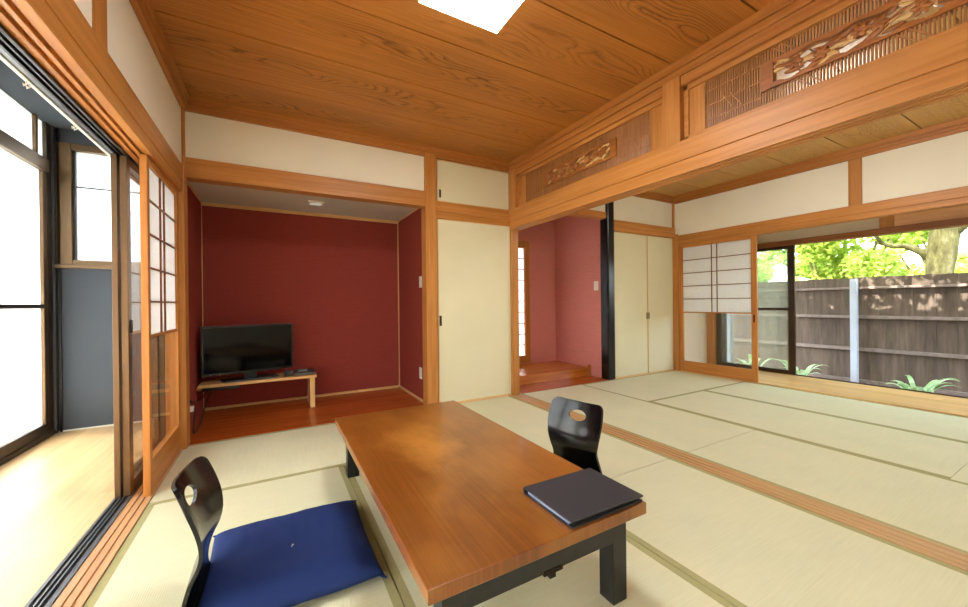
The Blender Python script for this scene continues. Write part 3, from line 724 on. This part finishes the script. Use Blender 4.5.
# x, z, half width, dish
PROF = [(.27,.012,.165,0),(.21,.010,.178,0),(.14,.009,.186,0),(.05,.010,.190,.0),(.000,.022,.186,.002),(-.024,.060,.178,.004),(-.026,.120,.168,.006),(-.014,.190,.160,.010),(.002,.250,.162,.018),(.000,.300,.172,.030),(-.016,.360,.182,.040),(-.040,.430,.184,.044),(-.066,.500,.176,.046),(-.074,.520,.172,.046)]
PROF = [((a if z < .25 else a*.92), (z if z < .05 else z*.854), w_*.91, d_*.845) for a, z, w_, d_ in PROF]
def chair_mesh(name):
    nv, nu = 110, 36
    pr = spline(PROF, nv)
    L = [0.0]
    for a, b in zip(pr[:-1], pr[1:]): L.append(L[-1]+math.hypot(b[0]-a[0], b[1]-a[1]))
    T = L[-1]; rc = .036
    # hole centre along arc
    hs = next(l for i_, (l, p) in enumerate(zip(L, pr)) if i_ > 55 and p[1] >= .372)
    ha, hb = .055, .030
    V = []; idx = {}
    rows = []
    def hw(i):
        w_ = pr[i][2]
        for d, r_ in ((T-L[i], rc), (L[i], .05)):
            if d < r_: w_ = w_ - r_ + math.sqrt(max(0, r_*r_-(r_-d)**2))
        return w_
    P2 = []
    for i in range(nv+1):
        row = []
        for j in range(nu+1):
            row.append([(-1+2*j/nu)*hw(i), L[i]])
        P2.append(row)
    keep = {}
    ins = lambda p: (p[0]/ha)**2 + ((p[1]-hs)/hb)**2
    faces = []
    used = set()
    for i in range(nv):
        for j in range(nu):
            q = [(i,j),(i,j+1),(i+1,j+1),(i+1,j)]
            cx = sum(P2[a][b][0] for a,b in q)/4; cy = sum(P2[a][b][1] for a,b in q)/4
            if ins((cx,cy)) < 1: used.update(q)
            else: faces.append(q)
    fv = set(k for q in faces for k in q)
    for k in used & fv:
        p = P2[k[0]][k[1]]; s_ = math.sqrt(ins(p)) or 1
        p[0] /= s_; p[1] = hs + (p[1]-hs)/s_
    bm = bmesh.new(); vm = {}
    for k in fv:
        y, l = P2[k[0]][k[1]]
        # evaluate profile at arc length l
        i = min(k[0], nv-1)
        while i > 0 and L[i] > l: i -= 1
        while i < nv-1 and L[i+1] < l: i += 1
        u = (l-L[i])/max(1e-6, L[i+1]-L[i]); a, b = pr[i], pr[i+1]
        x = a[0]+(b[0]-a[0])*u; z = a[1]+(b[1]-a[1])*u; dish = a[3]+(b[3]-a[3])*u; h = max(.02, a[2]+(b[2]-a[2])*u)
        tx, tz = b[0]-a[0], b[1]-a[1]; n_ = math.hypot(tx,tz) or 1
        nx, nz = tz/n_, -tx/n_
        o = dish*(y/h)**2
        vm[k] = bm.verts.new((x+nx*o, y, max(z+nz*o, .006)))
    for q in faces: bm.faces.new([vm[k] for k in q])
    bmesh.ops.remove_doubles(bm, verts=bm.verts, dist=1e-5)
    bmesh.ops.recalc_face_normals(bm, faces=bm.faces)
    me = bpy.data.meshes.new(name); bm.to_mesh(me); bm.free()
    for p in me.polygons: p.use_smooth = True
    me.materials.append(M['chair']); return me
cme = chair_mesh('chair_shell')
def add_chair(label, loc, rot):
    o = bpy.data.objects.new('legless_chair', cme); COL.objects.link(o)
    o.location = loc; o.rotation_euler = (0,0,rot)
    m = o.modifiers.new('Solidify', 'SOLIDIFY'); m.thickness = .011; m.offset = 0
    m2 = o.modifiers.new('EdgeSplit', 'EDGE_SPLIT'); m2.split_angle = math.radians(40)
    tag(o, label, 'legless chair', 'black legless floor chairs'); return o
add_chair('black lacquered legless chair carrying the navy cushion', (-.215,1.554,0), math.radians(-3.6))
add_chair('black lacquered legless chair across the table, without a cushion', (1.418,1.549,0), math.radians(192.8))

# ---- cushion
def cushion():
    n = 44; m = MB(); W_, D_ = .285, .295
    def pos(u, v, top):
        su = abs(u)**1; x = u*W_*(1-.035*(1-abs(v))**1*0 - .03*(1-v*v)*abs(u)); y = v*D_*(1-.03*(1-u*u)*abs(v))
        e = max(0,(1-u**6))**.5*max(0,(1-v**6))**.5
        nz = noise.noise((u*2.1, v*2.3, 3.1))*.006 + noise.noise((u*7, v*3, 8))*.0025*e
        if top: z = .030 + .046*e*(1-.25*math.exp(-((u*u+v*v)*6))) + nz
        else:
            seat = 1 if abs(y-(-.09)) < .2 and x < .13 else 0
            z = .022 if seat else .018
            z = z + (.030-z)*(1-e)
        return (x, y, z)
    idx = {}
    for top in (1, 0):
        for i in range(n+1):
            for j in range(n+1):
                u, v = -1+2*i/n, -1+2*j/n
                edge = i in (0,n) or j in (0,n)
                if edge and not top: idx[(i,j,0)] = idx[(i,j,1)]; continue
                idx[(i,j,top)] = len(m.v); m.v.append(pos(u,v,top))
        for i in range(n):
            for j in range(n):
                m.f.append((idx[(i,j,top)], idx[(i+1,j,top)], idx[(i+1,j+1,top)], idx[(i,j+1,top)]))
    return m
cu = thing('floor_cushion', 'square navy blue cushion on the legless chair', 'cushion', (.052,1.645,0), rotz=math.radians(-.5))
obj('cover', cushion(), M['zabuton'], cu, smooth=True)
obj('tuft_thread', MB().tube([(-.004,-.01,.064),(.0,-.004,.070),(.004,.0,.064)], .0016, 6), M['white'], cu)
for a in (-1, 1):
    for b in (-1, 1):
        obj('corner_tassel', MB().tube([(a*.274,b*.284,.029),(a*.290,b*.300,.024)], [.006,.003], 6), M['zabuton'], cu)

# ---- television alcove contents
sh = thing('television_shelf', 'low pale wood shelf bench against the red wall', 'shelf', (-.12,4.15,0))
obj('board', MB().box(-.580, .352, 3.985, 4.33, .292, .318), M['pale_x'], sh, .002)
obj('leg', MB().box(.292, .336, 3.995, 4.32, .004, .292), M['pale_z'], sh, .002)
obj('wall_cleat', MB().box(-.599, -.565, 4.04, 4.32, .262, .292), M['dwood_y'], sh, .002)
a = math.atan2(.15, .715)
tv = thing('television', 'flat black television on the low pale shelf', 'television', (-.205,4.115,.318), rotz=a)
obj('cabinet', MB().box(-.366, .366, -.012, .030, .062, .500), M['plasticblk'], tv, .004)
obj('screen', MB().box(-.350, .350, -.0135, -.010, .082, .484), M['screen'], tv)
obj('neck', MB().box(-.05, .05, .0, .03, .010, .07), M['plasticblk'], tv, .003)
obj('base', MB().box(-.22, .22, -.09, .10, .0005, .012), M['plasticblk'], tv, .004)
for q in (-.30, -.23): obj('indicator', MB().box(q-.003, q+.003, -.0145, -.012, .070, .073), M['white'], tv)
bx = thing('set_top_recorder', 'slim black and silver recorder at the end of the shelf beside the television', 'recorder', (.245,4.10,.318))
obj('case', MB().box(.155, .345, 4.045, 4.20, .321, .352), M['plasticblk'], bx, .002)
obj('faceplate', MB().box(.156, .344, 4.040, 4.046, .324, .338), M['silver'], bx)
for x in (.17, .33):
    obj('foot', MB().box(x-.008, x+.008, 4.06, 4.076, .318, .321), M['plasticblk'], bx)
rc = thing('remote_control', 'small grey remote control lying on the slim recorder', 'remote control', (.235,4.10,.352))
obj('body', MB().box(.19, .275, 4.06, 4.10, .352, .368), M['silver'], rc, .004)
obj('keypad', MB().box(.20, .265, 4.068, 4.092, .368, .3695), M['plasticblk'], rc)
sk = thing('small_speaker', 'small black box in front of the television corner', 'speaker', (.12,4.06,.318))
obj('body', MB().box(.075, .145, 4.03, 4.09, .318, .372), M['plasticblk'], sk, .006)
obj('grille', MB().box(.082, .138, 4.0285, 4.031, .326, .365), M['blackmatt'], sk)
hb = thing('tuner_box', 'flat black tuner box slung under the shelf board', 'tuner', (-.41,4.08,.25))
obj('case', MB().box(-.54, -.29, 4.03, 4.20, .254, .290), M['plasticblk'], hb, .003)
obj('bracket', MB().box(-.555, -.545, 4.05, 4.18, .25, .2915), M['iron'], hb)
obj('bracket', MB().box(-.285, -.275, 4.05, 4.18, .25, .2915), M['iron'], hb)
def plate(name, label, cat, x, y, z, sx, face, h=.115, wd=.070, keys=1, outlet=False):
    r = thing(name, label, cat, (x,y,z))
    xa, xb = sorted((x, x+sx*.008))
    obj('cover_plate', MB().box(xa, xb, y-wd/2, y+wd/2, z-h/2, z+h/2), M['white'], r, .003)
    xa, xb = sorted((x+sx*.008, x+sx*.012))
    if outlet:
        for q in (-.022, .022): obj('socket', MB().box(xa, xb, y-.014, y+.014, z+q-.012, z+q+.012), M['white'], r, .002)
    else: obj('rocker', MB().box(xa, xb, y-.014, y+.014, z-.024, z+.024), M['white'], r, .002)
    return r
plate('light_switch', 'white light switch on the dark red side wall, above the outlet', 'switch', 1.30, 3.64, 1.22, -1, 0)
plate('wall_outlet', 'white outlet plate low on the dark red side wall near the post', 'outlet', 1.30, 3.665, .29, -1, 0, outlet=True)
plate('light_switch', 'white light switch on the rose recess wall', 'switch', 3.72, 3.61, 1.21, -1, 0, h=.12, wd=.075)
r = plate('wall_outlet', 'white outlet with a plug by the corner post left of the television', 'outlet', -.60, 3.64, .225, 1, 0, outlet=True)
pc = thing('power_cord', 'black power cord plugged in beside the paper screen and running to the shelf', 'cord', (-.57,3.7,0))
obj('plug', MB().box(-.588, -.555, 3.615, 3.665, .185, .225), M['white'], pc, .004)
cpts = [(-.556,3.64,.205),(-.548,3.642,.19),(-.556,3.64,.10),(-.560,3.63,.03),(-.552,3.66,.010),(-.556,3.82,.010),(-.560,4.00,.012),(-.570,4.14,.02),(-.55,4.19,.12),(-.50,4.22,.24)]
obj('cable', MB().tube(spline(cpts, 50), .0045, 7), M['rubber'], pc, smooth=True)
cpts = [(-.588,3.64,.26),(-.56,3.645,.255),(-.553,3.70,.235),(-.575,3.90,.20),(-.57,4.10,.18),(-.52,4.20,.25)]
obj('cable', MB().tube(spline(cpts, 40), .0035, 7), M['rubber'], pc, smooth=True)
obj('plug', MB().box(-.588, -.566, 3.628, 3.652, .250, .268), M['rubber'], pc, .003)
dl = thing('downlight', 'small square downlight in the grey alcove ceiling', 'downlight', (.355,3.945,1.967))
obj('housing', MB().box(.285, .425, 3.885, 4.005, 1.970, 1.9855), M['bulb'], dl, .003)
obj('lens', MB().box(.305, .405, 3.905, 3.985, 1.967, 1.971), M['down'], dl)

# ---- ceiling lamp, and an added fill lamp next door
def lamp(label, x, y, zb=2.460, mt='lamp'):
    r = thing('ceiling_lamp', label, 'ceiling lamp', (x,y,ZC), group='square ceiling lamps')
    obj('housing', MB().box(x-.222, x+.222, y-.222, y+.222, 2.4625, ZC), M['white'], r, .003)
    obj('diffuser', MB().box(x-.219, x+.219, y-.219, y+.219, zb, 2.4635), M[mt], r)
lamp('square white ceiling lamp glowing above the low table', .846, 1.517)
lamp('unseen square fill lamp added to brighten the next room, behind the carved transoms', 3.60, 1.15, 2.35, 'fill_lamp')  # drum with glowing sides, added out of sight to brighten the walls

# ------------------------------------------------------------------ outside
struct('floor.005', MB().box(6.05, 16, -8, 12, -.6, -.42), M['soil'], 'bare garden soil behind the house', 'ground')
struct('floor.006', MB().box(-10, XE-.12, -8, 12, -.6, -.40), plain('pale_gravel', rgb(206,200,186), .95, .1, var=.15, vs=20), 'pale gravel outside the passage windows', 'ground')
struct('roof', MB().box(-2.50, 6.60, -1.5, 4.66, 2.70, 2.86), M['roof'], 'unseen tiled roof slab over the rooms, eaves set for sun and shade', 'roof')  # out of view; edges shaped to hold off sun and let skylight in

FX = 7.80
fn = thing('board_fence', 'tall weathered brown board fence behind the garden strip', 'fence', (FX,1.5,-.42))
b = MB(); y = -5.0; R = random.Random(3)
while y < 8:
    w_ = R.uniform(.085,.105); b.box(FX, FX+.018+R.uniform(0,.004), y+.001, y+w_-.001, -.36, 1.325+R.uniform(-.006,.006)); y += w_
obj('boards', b, M['fence'], fn)
for z, h in ((1.165,.035),(.725,.045),(.235,.05),(-.25,.05)):
    obj('rail', MB().box(FX-.055, FX, -5, 8, z-h/2, z+h/2), M['fencerail'], fn, .003)
for y in (-2.8, .35, 3.9, 6.2): obj('fence_upright', MB().box(FX+.02, FX+.10, y-.04, y+.04, -.5, 1.30), M['fencerail'], fn)
gp = MB().box(FX-.125, FX-.06, 2.205, 2.285, -.45, 1.30)
tag(obj('garden_post', gp, M['greypost'], None, .006, base=(FX-.09,2.245,-.45)), 'pale grey square post standing in front of the board fence', 'post')
gp = MB().box(6.29, 6.37, 3.285, 3.38, -.45, 2.3)
tag(obj('garden_post', gp, M['greypost'], None, .006, base=(6.33,3.33,-.45)), 'pale grey upright seen through the lower glass of the garden screen', 'post')

def leaf_cloud(blobs, n, size, rnd, aspect=.55):
    m = MB()
    tot = sum(b[3]**2 for b in blobs)
    for (cx, cy, cz, r_) in blobs:
        k = int(n*r_**2/tot)
        for _ in range(k):
            d = Vector((rnd.gauss(0,1), rnd.gauss(0,1), rnd.gauss(0,1))).normalized()*r_*(rnd.random()**.4)
            p = Vector((cx,cy,cz)) + Vector((d.x, d.y, d.z*.8))
            a = Vector((rnd.gauss(0,1), rnd.gauss(0,1), rnd.gauss(0,.6))).normalized()
            c_ = a.cross(Vector((rnd.gauss(0,1), rnd.gauss(0,1), rnd.gauss(0,1)))).normalized()
            s_ = size*rnd.uniform(.6,1.25)
            m.quad(tuple(p-a*s_*.5), tuple(p-c_*s_*aspect*.5), tuple(p+a*s_*.5), tuple(p+c_*s_*aspect*.5))
    return m
# the big tree right behind the fence
R = random.Random(11)
tr = thing('garden_tree', 'thick mossy tree trunk with a bent branch behind the fence', 'tree', (9.0,1.62,-.45))
tk = MB()
tk.tube([(9.0,1.66,-.45),(9.0,1.65,.6),(9.0,1.64,1.35),(9.02,1.62,1.7),(9.05,1.58,2.1),(9.0,1.50,2.7),(8.8,1.45,3.4)], [.24,.17,.145,.165,.16,.13,.10], 12)
tk.tube([(9.0,1.70,1.60),(8.98,1.82,1.74),(8.97,1.98,1.85),(8.95,2.12,1.86),(8.9,2.28,1.95)], [.075,.055,.045,.038,.025], 8)
tk.tube([(8.9,2.24,1.93),(8.9,2.34,2.12),(8.9,2.40,2.3)], [.03,.025,.02], 7)
tk.tube([(9.03,1.55,1.95),(9.05,1.38,2.15),(9.0,1.2,2.5)], [.09,.07,.05], 8)
tk.tube([(9.0,1.55,2.5),(8.3,1.4,2.9),(7.4,1.2,3.2)], [.08,.055,.03], 8)
tk.tube([(8.9,1.5,2.9),(8.3,2.1,3.2),(7.5,2.6,3.3)], [.06,.045,.025], 8)
obj('trunk', tk, M['bark'], tr, smooth=True)
def leaf_layer(m, n, x0, x1, y0, y1, z0, z1, size, rnd, aspect):
    for _ in range(n):
        p = Vector((rnd.uniform(x0,x1), rnd.uniform(y0,y1), rnd.uniform(z0,z1)))
        a = Vector((rnd.gauss(.3,.6), rnd.gauss(0,1), rnd.gauss(-.5,.6))).normalized()
        c_ = a.cross(Vector((rnd.gauss(0,1), rnd.gauss(0,1), rnd.gauss(0,1)))).normalized()
        s_ = size*rnd.uniform(.6,1.3)
        m.quad(tuple(p-a*s_*.5), tuple(p-c_*s_*aspect*.5), tuple(p+a*s_*.5), tuple(p+c_*s_*aspect*.5))
bl = []
for _ in range(14): bl.append((R.uniform(7.4,8.7), R.uniform(.2,3.4), R.uniform(2.5,3.6), R.uniform(.25,.45)))
fo = leaf_cloud(bl, 5000, .11, R)
leaf_layer(fo, 3200, 6.65, 7.45, 2.45, 4.6, 2.1, 2.9, .15, R, .42)  # unseen overhead leaf layers, density set to dapple the sun on the fence
leaf_layer(fo, 640, 6.65, 7.45, .9, 2.45, 2.15, 2.9, .17, R, .36)
leaf_layer(fo, 560, 6.65, 7.45, -.6, .9, 2.15, 2.9, .15, R, .42)
obj('foliage', fo, M['leafA'], tr)
def bush(label, cx, cy, z0, z1, rx, ry, n, mat, size, seed, stems=5, nb=34):
    R = random.Random(seed)
    r = thing('garden_tree' if z1-z0 > 1.6 else 'garden_shrub', label, 'tree' if z1-z0 > 1.6 else 'shrub', (cx,cy,-.45))
    s_ = MB()
    bl = []
    for k in range(nb): bl.append((cx+R.uniform(-rx,rx), cy+R.uniform(-ry,ry), R.uniform(z0,z1), R.uniform(.22,.42)))
    for k in range(stems):
        q = bl[k]; s_.tube([(cx+R.uniform(-.1,.1),cy+R.uniform(-.1,.1),-.45),((cx+q[0])/2,(cy+q[1])/2,(q[2]-.45)/2+.1),q[:3]], [.04,.028,.012], 6)
    obj('stem', s_, M['bark'], r); obj('foliage', leaf_cloud(bl, n, size, R), M[mat], r)
    return r
bush('bright leafy tree behind the fence left of the mossy trunk', 10.1, 3.15, .9, 2.9, .7, .9, 12000, 'leafA', .12, 21)
bush('pale green tree behind the fence seen through the hazed glass door', 10.0, 5.6, .8, 2.8, .6, .9, 10000, 'leafB', .11, 22)
bush('light green tree behind the fence to the right of the mossy trunk', 10.2, .1, .9, 2.9, .7, .8, 9000, 'leafA', .12, 23)
bush('tall backdrop tree rising farther behind the mossy trunk', 12.9, 2.0, .6, 3.9, .9, 1.5, 22000, 'leafA', .16, 24, nb=80)
bush('tall backdrop tree far behind the pale grey post', 12.9, 6.4, .6, 3.9, .9, 2.0, 20000, 'leafB', .16, 25, nb=80)
bush('pale shrub outside the passage, beyond the end window', -1.6, 6.6, .2, 2.3, .9, .5, 2600, 'leafB', .09, 26)
bush('pale shrub outside the frosted passage windows', -3.6, 3.6, -.1, 1.9, .4, 1.6, 3000, 'leafB', .09, 27)
struct('wall_garden.001', MB().box(-5.1, -5.0, -4, 9, -.5, 1.3), M['stone'], 'pale garden wall outside the passage windows', 'wall')

def leafy(label, cx, cy, n, ln, seed, up=.9):
    R = random.Random(seed); r = thing('leafy_plant', label, 'plant', (cx,cy,-.42))
    for k in range(n):
        an = 2*PI*k/n + R.uniform(-.3,.3); l = ln*R.uniform(.75,1.15); h = l*up*R.uniform(.7,1.1)
        m = MB(); N = 9; wd = .030*R.uniform(.8,1.2)
        pts = []
        for i in range(N+1):
            t = i/N; d = l*.85*t; z = -.42 + h*(1.55*t - .95*t*t)*1.2
            pts.append(((cx+math.cos(an)*d, cy+math.sin(an)*d, z), wd*math.sin(PI*min(1,t*.92+.06))**.8))
        sx, sy = -math.sin(an), math.cos(an)
        for (p, w_), (q, w2) in zip(pts[:-1], pts[1:]):
            m.quad((p[0]-sx*w_,p[1]-sy*w_,p[2]+w_*.3), (p[0],p[1],p[2]), (q[0],q[1],q[2]), (q[0]-sx*w2,q[1]-sy*w2,q[2]+w2*.3))
            m.quad((p[0],p[1],p[2]), (p[0]+sx*w_,p[1]+sy*w_,p[2]+w_*.3), (q[0]+sx*w2,q[1]+sy*w2,q[2]+w2*.3), (q[0],q[1],q[2]))
        obj('leaf', m, M['leafC'], r)
    return r
leafy('spreading leafy plant at the foot of the fence right of the pale post', 7.30, 1.52, 17, .40, 31, 1.2)
leafy('leafy plant at the foot of the fence beside the dark glass door', 7.30, 2.80, 13, .40, 32, 1.3)
leafy('leafy plant behind the hazed glass door', 7.30, 3.45, 12, .40, 33, 1.2)
tw = MB()
for a_, h_ in ((0,.33),(.7,.22),(-.6,.26)): tw.tube([(7.5,1.93,-.42),(7.5,1.93+a_*.06,-.42+h_*.6),(7.5,1.93+a_*.11,-.42+h_)], .005, 5)
tag(obj('dry_twig', tw, M['bark'], None, base=(7.5,1.93,-.42)), 'thin dry twig beside the pale grey post', 'twig')

# ------------------------------------------------------------------ light
w = bpy.data.worlds.new('World'); sc.world = w; w.use_nodes = True
nt = w.node_tree; bg = nt.nodes['Background']
sky = nt.nodes.new('ShaderNodeTexSky'); sky.sky_type = 'NISHITA'; sky.sun_disc = False
sky.sun_elevation = math.radians(58); sky.sun_rotation = math.radians(-75); sky.dust_density = 3; sky.air_density = 1.0
hs = nt.nodes.new('ShaderNodeHueSaturation'); hs.inputs['Saturation'].default_value = .8
nt.links.new(sky.outputs[0], hs.inputs['Color']); nt.links.new(hs.outputs[0], bg.inputs[0]); bg.inputs[1].default_value = 2.0
sun = bpy.data.lights.new('sun', 'SUN'); sun.energy = 20.0; sun.angle = math.radians(.6); sun.color = (1,.975,.92)
so = bpy.data.objects.new('sun', sun); COL.objects.link(so)
el = math.radians(58); dirv = Vector((math.cos(el)*.95, -math.cos(el)*.31, -math.sin(el)))
so.rotation_euler = dirv.to_track_quat('-Z', 'Y').to_euler(); so.location = (-6, 4, 9)

# ------------------------------------------------------------------ camera
yaw, pitch, roll = (math.radians(a) for a in (29.164, -.0916, -.6127))
F = Vector((math.sin(yaw)*math.cos(pitch), math.cos(yaw)*math.cos(pitch), math.sin(pitch)))
r0 = Vector((math.cos(yaw), -math.sin(yaw), 0)); u0 = r0.cross(F)
rr = r0*math.cos(roll) + u0*math.sin(roll); uu = -r0*math.sin(roll) + u0*math.cos(roll)
cam = bpy.data.cameras.new('camera'); cam.sensor_width = 36; cam.lens = 375.26/968*36; cam.clip_start = .02
co = bpy.data.objects.new('camera', cam); COL.objects.link(co)
mat4 = Matrix((rr, uu, -F)).transposed().to_4x4(); mat4.translation = (0,0,1.0)
co.matrix_world = mat4
sc.camera = co
sc.view_settings.view_transform = 'Standard'; sc.view_settings.look = 'None'
sc.view_settings.exposure = 0.6; sc.view_settings.gamma = 1.0; sc.view_settings.use_curve_mapping = False
